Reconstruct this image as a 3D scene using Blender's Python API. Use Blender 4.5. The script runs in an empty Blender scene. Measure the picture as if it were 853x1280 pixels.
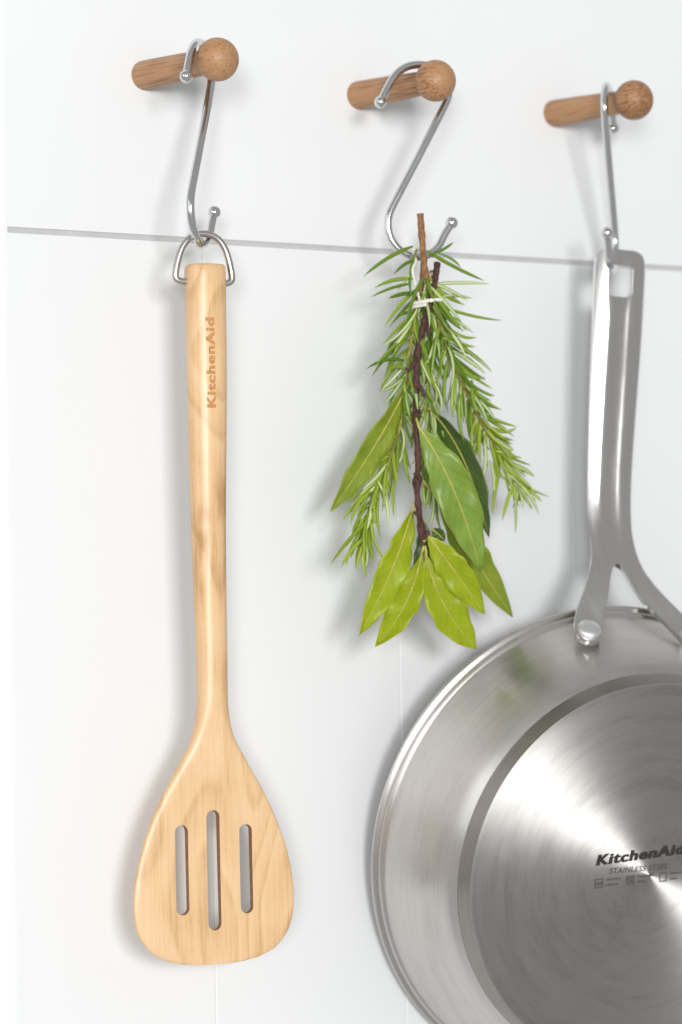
import bpy, bmesh, math, random
from mathutils import Vector, Matrix
random.seed(7)
R = math.radians
scene = bpy.context.scene
COL = scene.collection

# ------------------------------------------------------------------ camera
FPX = 3730.0                       # focal length in photo pixels (853 x 1280)
CAM = Vector((-0.82363245, -1.24337552, -0.04128985))
CR = Vector((0.83382211, -0.55172833, -0.01834465))
CU = Vector((0.00001911, -0.03320222, 0.99944865))
CF = Vector((0.55203322, 0.83336274, 0.0276742))
cam_data = bpy.data.cameras.new('camera')
cam_data.sensor_fit = 'VERTICAL'
cam_data.sensor_height = 36.0
cam_data.lens = FPX / 1280 * 36.0
cam_data.clip_start = 0.05
cam_data.clip_end = 50
cam_data.dof.use_dof = True
cam_data.dof.focus_distance = 1.405
cam_data.dof.aperture_fstop = 7.0
cam_ob = bpy.data.objects.new('camera', cam_data)
COL.objects.link(cam_ob)
cam_ob.matrix_world = Matrix(((CR.x, CU.x, -CF.x, CAM.x), (CR.y, CU.y, -CF.y, CAM.y),
                              (CR.z, CU.z, -CF.z, CAM.z), (0, 0, 0, 1)))
scene.camera = cam_ob

# ------------------------------------------------------------------ world, lamps, exposure
world = bpy.data.worlds.new('World')
scene.world = world
world.use_nodes = True
world.node_tree.nodes['Background'].inputs[0].default_value = (1.0, 1.0, 1.0, 1)
world.node_tree.nodes['Background'].inputs[1].default_value = 0.38


def lamp(name, az, el, dist, sx, sy, power, color, aim=(0.0, 0.0, 0.0)):
    a, e = R(az), R(el)
    d = Vector((math.sin(a) * math.cos(e), -math.cos(a) * math.cos(e), math.sin(e)))
    ld = bpy.data.lights.new(name, 'AREA')
    ld.shape = 'RECTANGLE'
    ld.size, ld.size_y = sx, sy
    ld.energy = power
    ld.color = color
    o = bpy.data.objects.new(name, ld)
    COL.objects.link(o)
    p = Vector(aim) + d * dist
    o.location = p
    o.rotation_euler = (-d).to_track_quat('-Z', 'Z').to_euler()
    return o


lamp('key_lamp', -21, 4, 5.0, 1.05, 0.74, 118, (1.0, 1.0, 1.0), (0.12, 0, 0))
lamp('window_lamp', -37, 1, 5.0, 0.60, 0.74, 70, (0.99, 0.997, 1.0), (0.16, 0, 0))
lamp('side_fill_lamp', -74, 12, 2.4, 1.3, 1.5, 6, (0.97, 0.985, 1.0))  # unseen fill added at the far left to brighten the corner return

scene.view_settings.view_transform = 'Standard'
scene.view_settings.look = 'None'
scene.view_settings.exposure = 0.05
scene.view_settings.gamma = 1.0
scene.render.engine = 'CYCLES'
scene.cycles.max_bounces = 10
scene.cycles.glossy_bounces = 6
scene.cycles.transmission_bounces = 6
scene.cycles.caustics_reflective = False
scene.cycles.caustics_refractive = False
scene.cycles.use_denoising = True
scene.cycles.sample_clamp_indirect = 4.0


# ------------------------------------------------------------------ helpers
def at(px, py, y):
    """point of the place at wall distance -y that lies on the sight line of a photo pixel"""
    d = CF + CR * ((px - 426.5) / FPX) + CU * ((640 - py) / FPX)
    return CAM + d * ((y - CAM.y) / d.y)


def on_plane(px, py, p0, n):
    d = CF + CR * ((px - 426.5) / FPX) + CU * ((640 - py) / FPX)
    return CAM + d * ((p0 - CAM).dot(n) / d.dot(n))


def empty(name, mat=None, loc=None):
    o = bpy.data.objects.new(name, None)
    o.empty_display_size = 0.02
    COL.objects.link(o)
    if mat is not None:
        o.matrix_world = mat
    if loc is not None:
        o.location = loc
    return o


def tag(o, label, cat, group=None):
    o['label'] = label
    o['category'] = cat
    if group:
        o['group'] = group
    return o


def link_mesh(name, me, mat, parent=None, smooth=True, sharp=None):
    if isinstance(mat, (list, tuple)):
        for m in mat:
            me.materials.append(m)
    elif mat is not None and len(me.materials) == 0:
        me.materials.append(mat)
    if smooth:
        me.polygons.foreach_set('use_smooth', [True] * len(me.polygons))
        if sharp is not None:
            me.set_sharp_from_angle(angle=R(sharp))
    o = bpy.data.objects.new(name, me)
    COL.objects.link(o)
    if parent is not None:
        o.parent = parent
    return o


def from_bm(name, bm):
    me = bpy.data.meshes.new(name)
    bm.normal_update()
    bm.to_mesh(me)
    bm.free()
    return me


def from_data(name, v, f):
    me = bpy.data.meshes.new(name)
    me.from_pydata([tuple(p) for p in v], [], f)
    me.update()
    return me


def catmull(pts, n):
    """smooth list of vectors, n steps per span"""
    P = [Vector(p) for p in pts]
    P = [P[0] * 2 - P[1]] + P + [P[-1] * 2 - P[-2]]
    out = []
    for i in range(1, len(P) - 2):
        a, b, c, d = P[i - 1], P[i], P[i + 1], P[i + 2]
        for k in range(n):
            t = k / n
            out.append(0.5 * ((2 * b) + (c - a) * t + (2 * a - 5 * b + 4 * c - d) * t * t
                              + (3 * b - a - 3 * c + d) * t * t * t))
    out.append(P[-2].copy())
    return out


def lerp_table(tab, x):
    """piecewise cubic-ish lookup in a list of (x, value)"""
    if x <= tab[0][0]:
        return tab[0][1]
    for i in range(len(tab) - 1):
        (x0, y0), (x1, y1) = tab[i], tab[i + 1]
        if x <= x1:
            t = (x - x0) / (x1 - x0)
            m0 = (tab[i + 1][1] - tab[max(i - 1, 0)][1]) / (tab[i + 1][0] - tab[max(i - 1, 0)][0])
            j = min(i + 2, len(tab) - 1)
            m1 = (tab[j][1] - tab[i][1]) / (tab[j][0] - tab[i][0])
            h = x1 - x0
            return ((2 * t ** 3 - 3 * t * t + 1) * y0 + (t ** 3 - 2 * t * t + t) * h * m0
                    + (-2 * t ** 3 + 3 * t * t) * y1 + (t ** 3 - t * t) * h * m1)
    return tab[-1][1]


def tube_data(path, rad, seg=12, closed=False):
    """vertices and faces of a tube along path; rad is a number or function of 0..1"""
    n = len(path)
    V, Fc = [], []
    tang = []
    for i in range(n):
        if closed:
            t = path[(i + 1) % n] - path[i - 1]
        else:
            t = path[min(i + 1, n - 1)] - path[max(i - 1, 0)]
        tang.append(t.normalized())
    ref = Vector((0, 0, 1)) if abs(tang[0].z) < 0.9 else Vector((1, 0, 0))
    nrm = tang[0].cross(ref).normalized()
    for i in range(n):
        nrm = (nrm - tang[i] * nrm.dot(tang[i])).normalized()
        b = tang[i].cross(nrm)
        r = rad(i / (n - 1)) if callable(rad) else rad
        for k in range(seg):
            a = 2 * math.pi * k / seg
            V.append(path[i] + nrm * (math.cos(a) * r) + b * (math.sin(a) * r))
    rows = n if closed else n - 1
    for i in range(rows):
        for k in range(seg):
            a0 = i * seg + k
            a1 = i * seg + (k + 1) % seg
            b0 = ((i + 1) % n) * seg + k
            b1 = ((i + 1) % n) * seg + (k + 1) % seg
            Fc.append((a0, a1, b1, b0))
    if not closed:
        V.append(path[0])
        V.append(path[-1])
        for k in range(seg):
            Fc.append((n * seg, (k + 1) % seg, k))
            Fc.append((n * seg + 1, (n - 1) * seg + k, (n - 1) * seg + (k + 1) % seg))
    return V, Fc


def tube(name, path, rad, mat, parent=None, seg=12, closed=False):
    V, Fc = tube_data(path, rad, seg, closed)
    return link_mesh(name, from_data(name, V, Fc), mat, parent, sharp=60)


def lathe(name, prof, mat, parent=None, seg=96, sharp=35):
    """prof: list of (r, h) turned about local Z"""
    V, Fc, rows = [], [], []
    for r, h in prof:
        if r < 1e-6:
            rows.append([len(V)])
            V.append((0, 0, h))
        else:
            rows.append(list(range(len(V), len(V) + seg)))
            for k in range(seg):
                a = 2 * math.pi * k / seg
                V.append((r * math.cos(a), r * math.sin(a), h))
    for A, B in zip(rows[:-1], rows[1:]):
        for k in range(seg):
            k2 = (k + 1) % seg
            if len(A) == 1 and len(B) == 1:
                continue
            if len(A) == 1:
                Fc.append((A[0], B[k], B[k2]))
            elif len(B) == 1:
                Fc.append((A[k], B[0], A[k2]))
            else:
                Fc.append((A[k], B[k], B[k2], A[k2]))
    me = from_data(name, V, Fc)
    bm = bmesh.new()
    bm.from_mesh(me)
    bmesh.ops.recalc_face_normals(bm, faces=bm.faces)
    bm.to_mesh(me)
    bm.free()
    return link_mesh(name, me, mat, parent, sharp=sharp)


def text_mesh(body, width, bold=0.02, shear=0.0, fat=0.0, lift=0.00002):
    """mesh of a line of type, left-bottom at the origin, scaled to width"""
    cu = bpy.data.curves.new('type', 'FONT')
    cu.body = body
    cu.size = 1.0
    cu.offset = bold
    cu.shear = shear
    cu.space_character = 1.12
    cu.resolution_u = 6
    ob = bpy.data.objects.new('type', cu)
    COL.objects.link(ob)
    dg = bpy.context.evaluated_depsgraph_get()
    me = bpy.data.meshes.new_from_object(ob.evaluated_get(dg))
    bpy.data.objects.remove(ob)
    xs = [v.co.x for v in me.vertices]
    ys = [v.co.y for v in me.vertices]
    x0, x1, y0 = min(xs), max(xs), min(ys)
    s = width / (x1 - x0)
    for v in me.vertices:
        v.co = Vector(((v.co.x - x0) * s, (v.co.y - y0) * s, 0))
    me.update()
    me.materials.clear()
    if fat:
        # heavier strokes: the same outline printed again a hair to each side
        bm = bmesh.new()
        for i, dx in enumerate((-fat, 0.0, fat)):
            k = len(bm.verts)
            bm.from_mesh(me)
            bm.verts.ensure_lookup_table()
            for v in bm.verts[k:]:
                v.co.x += dx * s
                v.co.z += i * lift
        bm.to_mesh(me)
        bm.free()
    return me


# ------------------------------------------------------------------ materials
def new_mat(name):
    m = bpy.data.materials.new(name)
    m.use_nodes = True
    nt = m.node_tree
    bsdf = nt.nodes['Principled BSDF']
    return m, nt, bsdf


def node(nt, typ, **kw):
    n = nt.nodes.new(typ)
    for k, v in kw.items():
        if k.startswith('in_'):
            key = k[3:]
            n.inputs[int(key) if key.isdigit() else key.replace('_', ' ')].default_value = v
        else:
            setattr(n, k, v)
    return n


def ramp(nt, stops, interp='LINEAR'):
    n = nt.nodes.new('ShaderNodeValToRGB')
    n.color_ramp.interpolation = interp
    e = n.color_ramp.elements
    while len(e) < len(stops):
        e.new(0.5)
    for i, (p, c) in enumerate(stops):
        e[i].position = p
        e[i].color = (c, c, c, 1) if isinstance(c, (int, float)) else (*c, 1)
    return n


def mat_wall():
    m, nt, b = new_mat('white_painted_board')
    tc = node(nt, 'ShaderNodeTexCoord')
    n1 = node(nt, 'ShaderNodeTexNoise', in_Scale=5.0, in_Detail=3.0)
    nt.links.new(tc.outputs['Object'], n1.inputs['Vector'])
    r = ramp(nt, [(0.3, (0.812, 0.822, 0.826)), (0.7, (0.838, 0.846, 0.85))])
    nt.links.new(n1.outputs['Fac'], r.inputs['Fac'])
    nt.links.new(r.outputs['Color'], b.inputs['Base Color'])
    b.inputs['Roughness'].default_value = 0.42
    b.inputs['Specular IOR Level'].default_value = 0.35
    mp = node(nt, 'ShaderNodeMapping')
    mp.inputs['Scale'].default_value = (1, 1, 0.35)
    nt.links.new(tc.outputs['Object'], mp.inputs['Vector'])
    n2 = node(nt, 'ShaderNodeTexNoise', in_Scale=420.0, in_Detail=3.0)
    nt.links.new(mp.outputs['Vector'], n2.inputs['Vector'])
    bp = node(nt, 'ShaderNodeBump', in_Strength=0.10, in_Distance=0.0006)
    nt.links.new(n2.outputs['Fac'], bp.inputs['Height'])
    nt.links.new(bp.outputs['Normal'], b.inputs['Normal'])
    return m


def mat_wood(name, light, mid, dark, axis, ring_scale, long_scale, fibre, rough, offset=(0.02, 0.05, 0.0), tilt=(0, 0, 0),
             ring_amt=0.6, warp=0.0, lines=8.0, per_object=False, figure=False):
    """growth rings cut by the surface, plus fine fibres along local axis"""
    m, nt, b = new_mat(name)
    L = nt.links.new
    tc = node(nt, 'ShaderNodeTexCoord')
    vec = tc.outputs['Object']
    if per_object:
        oi = node(nt, 'ShaderNodeObjectInfo')
        mul = node(nt, 'ShaderNodeVectorMath', operation='SCALE')
        mul.inputs[0].default_value = (0.31, 0.17, 0.43)
        L(oi.outputs['Random'], mul.inputs['Scale'])
        add = node(nt, 'ShaderNodeVectorMath', operation='ADD')
        L(vec, add.inputs[0])
        L(mul.outputs[0], add.inputs[1])
        vec = add.outputs[0]
    # growth lines: contour lines of a smooth field drawn out along the grain
    sc = [1.0, 1.0, 1.0]
    sc[axis] = long_scale
    mp = node(nt, 'ShaderNodeMapping')
    mp.inputs['Location'].default_value = offset
    mp.inputs['Rotation'].default_value = tilt
    mp.inputs['Scale'].default_value = sc
    L(vec, mp.inputs['Vector'])
    nz = node(nt, 'ShaderNodeTexNoise', in_Scale=ring_scale, in_Detail=1.0, in_Roughness=0.35, in_Distortion=warp)
    L(mp.outputs['Vector'], nz.inputs['Vector'])
    wl = node(nt, 'ShaderNodeMath', operation='MULTIPLY')
    wl.inputs[1].default_value = lines
    L(nz.outputs['Fac'], wl.inputs[0])
    wv = node(nt, 'ShaderNodeMath', operation='FRACT')
    L(wl.outputs[0], wv.inputs[0])
    wr = ramp(nt, [(0.0, 0.2), (0.55, 0.45), (0.85, 0.8), (1.0, 0.2)], 'EASE')
    L(wv.outputs[0], wr.inputs['Fac'])
    # fibres
    sf = [900.0, 900.0, 900.0]
    sf[axis] = 26.0
    mf = node(nt, 'ShaderNodeMapping')
    mf.inputs['Scale'].default_value = sf
    L(vec, mf.inputs['Vector'])
    nf = node(nt, 'ShaderNodeTexNoise', in_Scale=1.0, in_Detail=4.0, in_Roughness=0.65)
    L(mf.outputs['Vector'], nf.inputs['Vector'])
    big = node(nt, 'ShaderNodeTexNoise', in_Scale=22.0, in_Detail=2.0)
    L(vec, big.inputs['Vector'])
    # combine
    a1 = node(nt, 'ShaderNodeMath', operation='MULTIPLY')
    a1.inputs[1].default_value = ring_amt
    L(wr.outputs['Color'], a1.inputs[0])
    a2 = node(nt, 'ShaderNodeMath', operation='MULTIPLY_ADD')
    a2.inputs[1].default_value = fibre
    L(nf.outputs['Fac'], a2.inputs[0])
    L(a1.outputs[0], a2.inputs[2])
    a3 = node(nt, 'ShaderNodeMath', operation='MULTIPLY_ADD')
    a3.inputs[1].default_value = 0.5
    L(big.outputs['Fac'], a3.inputs[0])
    L(a2.outputs[0], a3.inputs[2])
    if figure:
        # a flame-like figure across the middle of the handle, and short flecks everywhere
        sz = node(nt, 'ShaderNodeSeparateXYZ')
        L(vec, sz.inputs[0])
        zz = node(nt, 'ShaderNodeMath', operation='MULTIPLY_ADD')
        zz.inputs[1].default_value = 0.022
        L(big.outputs['Fac'], zz.inputs[0])
        L(sz.outputs['Z'], zz.inputs[2])
        mr = node(nt, 'ShaderNodeMapRange')
        mr.inputs['From Min'].default_value = -0.085
        mr.inputs['From Max'].default_value = 0.055
        L(zz.outputs[0], mr.inputs['Value'])
        fr = ramp(nt, [(0.0, 0.0), (0.30, 0.10), (0.48, 0.55), (0.60, 1.0), (0.645, 0.0), (0.69, 0.85), (0.80, 0.16), (1.0, 0.0)])
        L(mr.outputs[0], fr.inputs['Fac'])
        mfg = node(nt, 'ShaderNodeMapping')
        mfg.inputs['Scale'].default_value = (190.0, 190.0, 30.0)
        L(vec, mfg.inputs['Vector'])
        nfg = node(nt, 'ShaderNodeTexNoise', in_Scale=1.0, in_Detail=2.0)
        L(mfg.outputs[0], nfg.inputs['Vector'])
        rfg = ramp(nt, [(0.38, 0.0), (0.66, 0.46)])
        L(nfg.outputs['Fac'], rfg.inputs['Fac'])
        pr = node(nt, 'ShaderNodeMath', operation='MULTIPLY')
        L(fr.outputs['Color'], pr.inputs[0])
        L(rfg.outputs['Color'], pr.inputs[1])
        mk = node(nt, 'ShaderNodeMapping')
        mk.inputs['Scale'].default_value = (1500.0, 1500.0, 330.0)
        L(vec, mk.inputs['Vector'])
        nk = node(nt, 'ShaderNodeTexNoise', in_Scale=1.0, in_Detail=1.0)
        L(mk.outputs[0], nk.inputs['Vector'])
        rk = ramp(nt, [(0.60, 0.0), (0.74, 0.09)])
        L(nk.outputs['Fac'], rk.inputs['Fac'])
        sm = node(nt, 'ShaderNodeMath', operation='ADD')
        L(pr.outputs[0], sm.inputs[0])
        L(rk.outputs['Color'], sm.inputs[1])
        a4 = node(nt, 'ShaderNodeMath', operation='ADD')
        L(a3.outputs[0], a4.inputs[0])
        L(sm.outputs[0], a4.inputs[1])
        a3 = a4
    tot = ring_amt * 0.5 + fibre * 0.5 + 0.25
    r = ramp(nt, [(max(0, tot - 0.38), light), (tot, mid), (min(1, tot + 0.38), dark)])
    L(a3.outputs[0], r.inputs['Fac'])
    L(r.outputs['Color'], b.inputs['Base Color'])
    b.inputs['Roughness'].default_value = rough
    b.inputs['Specular IOR Level'].default_value = 0.4
    bp = node(nt, 'ShaderNodeBump', in_Strength=0.12, in_Distance=0.0003)
    L(nf.outputs['Fac'], bp.inputs['Height'])
    L(bp.outputs['Normal'], b.inputs['Normal'])
    return m


def mat_metal(name, col, rough, rough_var=0.05, scale=60, stretch=(1, 1, 1), aniso=0.0, radial=False, bump=0.0, smear=0.5, band=0.0):
    m, nt, b = new_mat(name)
    L = nt.links.new
    b.inputs['Metallic'].default_value = 1.0
    tc = node(nt, 'ShaderNodeTexCoord')
    mp = node(nt, 'ShaderNodeMapping')
    mp.inputs['Scale'].default_value = stretch
    L(tc.outputs['Object'], mp.inputs['Vector'])
    n1 = node(nt, 'ShaderNodeTexNoise', in_Scale=scale, in_Detail=4.0, in_Roughness=0.6)
    L(mp.outputs['Vector'], n1.inputs['Vector'])
    r = ramp(nt, [(0.3, rough - rough_var), (0.7, rough + rough_var)])
    L(n1.outputs['Fac'], r.inputs['Fac'])
    L(r.outputs['Color'], b.inputs['Roughness'])
    r2 = ramp(nt, [(0.25, tuple(c * 0.93 for c in col)), (0.75, col)])
    L(n1.outputs['Fac'], r2.inputs['Fac'])
    L(r2.outputs['Color'], b.inputs['Base Color'])
    if band:
        # long shallow hollows left by the stamping
        mb = node(nt, 'ShaderNodeMapping')
        mb.inputs['Scale'].default_value = (230.0, 5.0, 0.0)
        L(tc.outputs['Object'], mb.inputs['Vector'])
        nb = node(nt, 'ShaderNodeTexNoise', in_Scale=1.0, in_Detail=2.0)
        L(mb.outputs[0], nb.inputs['Vector'])
        bb = node(nt, 'ShaderNodeBump', in_Strength=band, in_Distance=0.002)
        L(nb.outputs['Fac'], bb.inputs['Height'])
        L(bb.outputs['Normal'], b.inputs['Normal'])
    if radial:
        # turned or brushed in circles about local Z
        b.inputs['Anisotropic'].default_value = aniso
        tg = node(nt, 'ShaderNodeTangent', direction_type='RADIAL', axis='Z')
        L(tg.outputs[0], b.inputs['Tangent'])
        b.inputs['Anisotropic Rotation'].default_value = 0.25
        sp = node(nt, 'ShaderNodeSeparateXYZ')
        L(tc.outputs['Object'], sp.inputs[0])
        fl = node(nt, 'ShaderNodeCombineXYZ')
        L(sp.outputs['X'], fl.inputs['X'])
        L(sp.outputs['Y'], fl.inputs['Y'])
        ln = node(nt, 'ShaderNodeVectorMath', operation='LENGTH')
        L(fl.outputs[0], ln.inputs[0])
        cb = node(nt, 'ShaderNodeCombineXYZ')
        m1 = node(nt, 'ShaderNodeMath', operation='MULTIPLY')
        m1.inputs[1].default_value = 2600.0
        L(ln.outputs['Value'], m1.inputs[0])
        L(m1.outputs[0], cb.inputs['Z'])
        un_ = node(nt, 'ShaderNodeVectorMath', operation='NORMALIZE')
        L(fl.outputs[0], un_.inputs[0])
        us_ = node(nt, 'ShaderNodeVectorMath', operation='SCALE')
        us_.inputs['Scale'].default_value = 2.2
        L(un_.outputs[0], us_.inputs[0])
        cv_ = node(nt, 'ShaderNodeVectorMath', operation='ADD')
        L(us_.outputs[0], cv_.inputs[0])
        L(cb.outputs[0], cv_.inputs[1])
        ns = node(nt, 'ShaderNodeTexNoise', in_Scale=1.0, in_Detail=3.0)
        L(cv_.outputs[0], ns.inputs['Vector'])
        rr = ramp(nt, [(0.3, tuple(c * 0.86 for c in col)), (0.7, tuple(min(1, c * 1.04) for c in col))])
        L(ns.outputs['Fac'], rr.inputs['Fac'])
        mx = node(nt, 'ShaderNodeMix', data_type='RGBA', blend_type='MULTIPLY')
        mx.inputs['Factor'].default_value = 0.6
        L(r2.outputs['Color'], mx.inputs[6])
        r3 = ramp(nt, [(0.3, 0.82), (0.7, 1.0)])
        L(ns.outputs['Fac'], r3.inputs['Fac'])
        L(r3.outputs['Color'], mx.inputs[7])
        uvn = node(nt, 'ShaderNodeVectorMath', operation='NORMALIZE')
        L(fl.outputs[0], uvn.inputs[0])
        us = node(nt, 'ShaderNodeVectorMath', operation='SCALE')
        us.inputs['Scale'].default_value = 1.6
        L(uvn.outputs[0], us.inputs[0])
        rz = node(nt, 'ShaderNodeMath', operation='MULTIPLY')
        rz.inputs[1].default_value = 130.0
        L(ln.outputs['Value'], rz.inputs[0])
        rzc = node(nt, 'ShaderNodeCombineXYZ')
        L(rz.outputs[0], rzc.inputs['Z'])
        pv_ = node(nt, 'ShaderNodeVectorMath', operation='ADD')
        L(us.outputs[0], pv_.inputs[0])
        L(rzc.outputs[0], pv_.inputs[1])
        sm = node(nt, 'ShaderNodeTexNoise', in_Scale=1.0, in_Detail=7.0, in_Roughness=0.68, in_Distortion=0.25)
        L(pv_.outputs[0], sm.inputs['Vector'])
        rs = ramp(nt, [(0.32, 0.76), (0.52, 0.97), (0.70, 1.0)])
        L(sm.outputs['Fac'], rs.inputs['Fac'])
        mx2 = node(nt, 'ShaderNodeMix', data_type='RGBA', blend_type='MULTIPLY')
        mx2.inputs['Factor'].default_value = smear
        L(mx.outputs[2], mx2.inputs[6])
        L(rs.outputs['Color'], mx2.inputs[7])
        L(mx2.outputs[2], b.inputs['Base Color'])
        if bump:
            bp = node(nt, 'ShaderNodeBump', in_Strength=bump, in_Distance=0.0002)
            L(ns.outputs['Fac'], bp.inputs['Height'])
            L(bp.outputs['Normal'], b.inputs['Normal'])
    return m


def mat_plain(name, col, rough=0.6, var=0.15, scale=200.0, spec=0.3):
    m, nt, b = new_mat(name)
    tc = node(nt, 'ShaderNodeTexCoord')
    n1 = node(nt, 'ShaderNodeTexNoise', in_Scale=scale, in_Detail=3.0)
    nt.links.new(tc.outputs['Object'], n1.inputs['Vector'])
    r = ramp(nt, [(0.3, tuple(c * (1 - var) for c in col)), (0.7, tuple(min(1, c * (1 + var)) for c in col))])
    nt.links.new(n1.outputs['Fac'], r.inputs['Fac'])
    nt.links.new(r.outputs['Color'], b.inputs['Base Color'])
    b.inputs['Roughness'].default_value = rough
    b.inputs['Specular IOR Level'].default_value = spec
    return m


def mat_leaf(name, c0, c1, rough=0.42, trans=0.25):
    """leaf blade: UV x runs along the leaf, y across it (0.5 on the midrib)"""
    m, nt, b = new_mat(name)
    L = nt.links.new
    uv = node(nt, 'ShaderNodeUVMap')
    sp = node(nt, 'ShaderNodeSeparateXYZ')
    L(uv.outputs[0], sp.inputs[0])
    ab = node(nt, 'ShaderNodeMath', operation='SUBTRACT')
    ab.inputs[1].default_value = 0.5
    L(sp.outputs['Y'], ab.inputs[0])
    ab2 = node(nt, 'ShaderNodeMath', operation='ABSOLUTE')
    L(ab.outputs[0], ab2.inputs[0])
    # side veins: slanted lines
    ma = node(nt, 'ShaderNodeMath', operation='MULTIPLY_ADD')
    ma.inputs[1].default_value = -0.34
    L(ab2.outputs[0], ma.inputs[0])
    L(sp.outputs['X'], ma.inputs[2])
    cb = node(nt, 'ShaderNodeCombineXYZ')
    L(ma.outputs[0], cb.inputs['X'])
    nw = node(nt, 'ShaderNodeTexNoise', in_Scale=7.0, in_Detail=2.0)
    L(uv.outputs[0], nw.inputs['Vector'])
    ma2 = node(nt, 'ShaderNodeMath', operation='MULTIPLY_ADD')
    ma2.inputs[1].default_value = 0.05
    L(nw.outputs['Fac'], ma2.inputs[0])
    L(ma.outputs[0], ma2.inputs[2])
    L(ma2.outputs[0], cb.inputs['X'])
    wv = node(nt, 'ShaderNodeTexWave', wave_type='BANDS', in_Scale=3.6, in_Distortion=0.0)
    L(cb.outputs[0], wv.inputs['Vector'])
    vr = ramp(nt, [(0.93, 0.0), (1.0, 1.0)])
    L(wv.outputs['Fac'], vr.inputs['Fac'])
    tc = node(nt, 'ShaderNodeTexCoord')
    nz = node(nt, 'ShaderNodeTexNoise', in_Scale=120.0, in_Detail=5.0, in_Roughness=0.6)
    L(tc.outputs['Object'], nz.inputs['Vector'])
    rc = ramp(nt, [(0.3, c0), (0.72, c1)])
    L(nz.outputs['Fac'], rc.inputs['Fac'])
    mx = node(nt, 'ShaderNodeMix', data_type='RGBA')
    mx.inputs[7].default_value = (min(1, c1[0] * 1.5 + .03), min(1, c1[1] * 1.3 + .02), c1[2] * 1.3, 1)
    mul = node(nt, 'ShaderNodeMath', operation='MULTIPLY')
    mul.inputs[1].default_value = 0.2
    L(vr.outputs['Color'], mul.inputs[0])
    L(mul.outputs[0], mx.inputs['Factor'])
    # pale thickened margin and a few older specks
    er = ramp(nt, [(0.455, 0.0), (0.495, 0.45)])
    L(ab2.outputs[0], er.inputs['Fac'])
    me_ = node(nt, 'ShaderNodeMix', data_type='RGBA')
    me_.inputs[7].default_value = (min(1, c1[0] * 1.5 + .05), min(1, c1[1] * 1.25 + .03), c1[2] * 1.3, 1)
    L(er.outputs['Color'], me_.inputs['Factor'])
    L(rc.outputs['Color'], me_.inputs[6])
    n3 = node(nt, 'ShaderNodeTexNoise', in_Scale=420.0, in_Detail=2.0)
    L(tc.outputs['Object'], n3.inputs['Vector'])
    r3 = ramp(nt, [(0.68, 0.0), (0.76, 0.55)])
    L(n3.outputs['Fac'], r3.inputs['Fac'])
    ms_ = node(nt, 'ShaderNodeMix', data_type='RGBA')
    ms_.inputs[7].default_value = (c0[0] * 0.62 + .02, c0[1] * 0.5, c0[2] * 0.6, 1)
    L(r3.outputs['Color'], ms_.inputs['Factor'])
    L(me_.outputs[2], ms_.inputs[6])
    L(ms_.outputs[2], mx.inputs[6])
    L(mx.outputs[2], b.inputs['Base Color'])
    b.inputs['Roughness'].default_value = rough
    b.inputs['Specular IOR Level'].default_value = 0.5
    bp = node(nt, 'ShaderNodeBump', in_Strength=0.16, in_Distance=0.0004)
    L(wv.outputs['Fac'], bp.inputs['Height'])
    bp2 = node(nt, 'ShaderNodeBump', in_Strength=0.2, in_Distance=0.0003)
    L(nz.outputs['Fac'], bp2.inputs['Height'])
    L(bp.outputs['Normal'], bp2.inputs['Normal'])
    L(bp2.outputs['Normal'], b.inputs['Normal'])
    tr = node(nt, 'ShaderNodeBsdfTranslucent')
    L(mx.outputs[2], tr.inputs['Color'])
    ms = node(nt, 'ShaderNodeMixShader')
    ms.inputs[0].default_value = trans
    L(b.outputs[0], ms.inputs[1])
    L(tr.outputs[0], ms.inputs[2])
    L(ms.outputs[0], nt.nodes['Material Output'].inputs['Surface'])
    return m


def mat_needle(name, c0, c1, rough=0.4):
    m, nt, b = new_mat(name)
    L = nt.links.new
    oi = node(nt, 'ShaderNodeObjectInfo')
    r = ramp(nt, [(0.0, c0), (1.0, c1)])
    L(oi.outputs['Random'], r.inputs['Fac'])
    L(r.outputs['Color'], b.inputs['Base Color'])
    b.inputs['Roughness'].default_value = rough
    b.inputs['Specular IOR Level'].default_value = 0.4
    return m


M_WALL = mat_wall()
M_OAK = mat_wood('oiled_oak', (0.54, 0.32, 0.17), (0.41, 0.215, 0.10), (0.20, 0.09, 0.038), 2, 120.0, 0.10, 1.0, 0.45,
                 offset=(0.013, 0.02, 0), ring_amt=0.10, lines=4.0, per_object=True)
M_MAPLE = mat_wood('pale_maple', (0.85, 0.62, 0.38), (0.745, 0.485, 0.255), (0.50, 0.28, 0.118), 2, 25.0, 0.36, 0.55, 0.32,
                   offset=(0.31, 0.12, 0.07), ring_amt=0.30, warp=0.12, lines=9.0, figure=True)
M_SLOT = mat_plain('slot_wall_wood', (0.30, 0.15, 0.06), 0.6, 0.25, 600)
M_BRAND = mat_plain('branded_wood', (0.54, 0.255, 0.092), 0.6, 0.2, 900)
M_CHROME = mat_metal('polished_chrome', (0.72, 0.73, 0.73), 0.13, 0.04, 90)
M_RING = mat_metal('satin_steel', (0.60, 0.575, 0.545), 0.31, 0.03, 60)
M_PAN = mat_metal('brushed_pan_steel', (0.72, 0.69, 0.66), 0.33, 0.03, 38, aniso=0.7, radial=True)
M_DISC = mat_metal('circular_brushed_steel', (0.76, 0.74, 0.71), 0.575, 0.05, 45, aniso=0.97, radial=True, smear=0.7)
M_BAND = mat_metal('dark_turned_steel', (0.37, 0.35, 0.325), 0.34, 0.04, 60, aniso=0.6, radial=True)
M_HANDLE = mat_metal('polished_handle_steel', (0.68, 0.67, 0.655), 0.22, 0.06, 55, stretch=(3, 0.35, 0.35), band=0.06)
M_RIVET = mat_metal('pale_rivet_metal', (0.88, 0.88, 0.87), 0.42, 0.06, 300)
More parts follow.
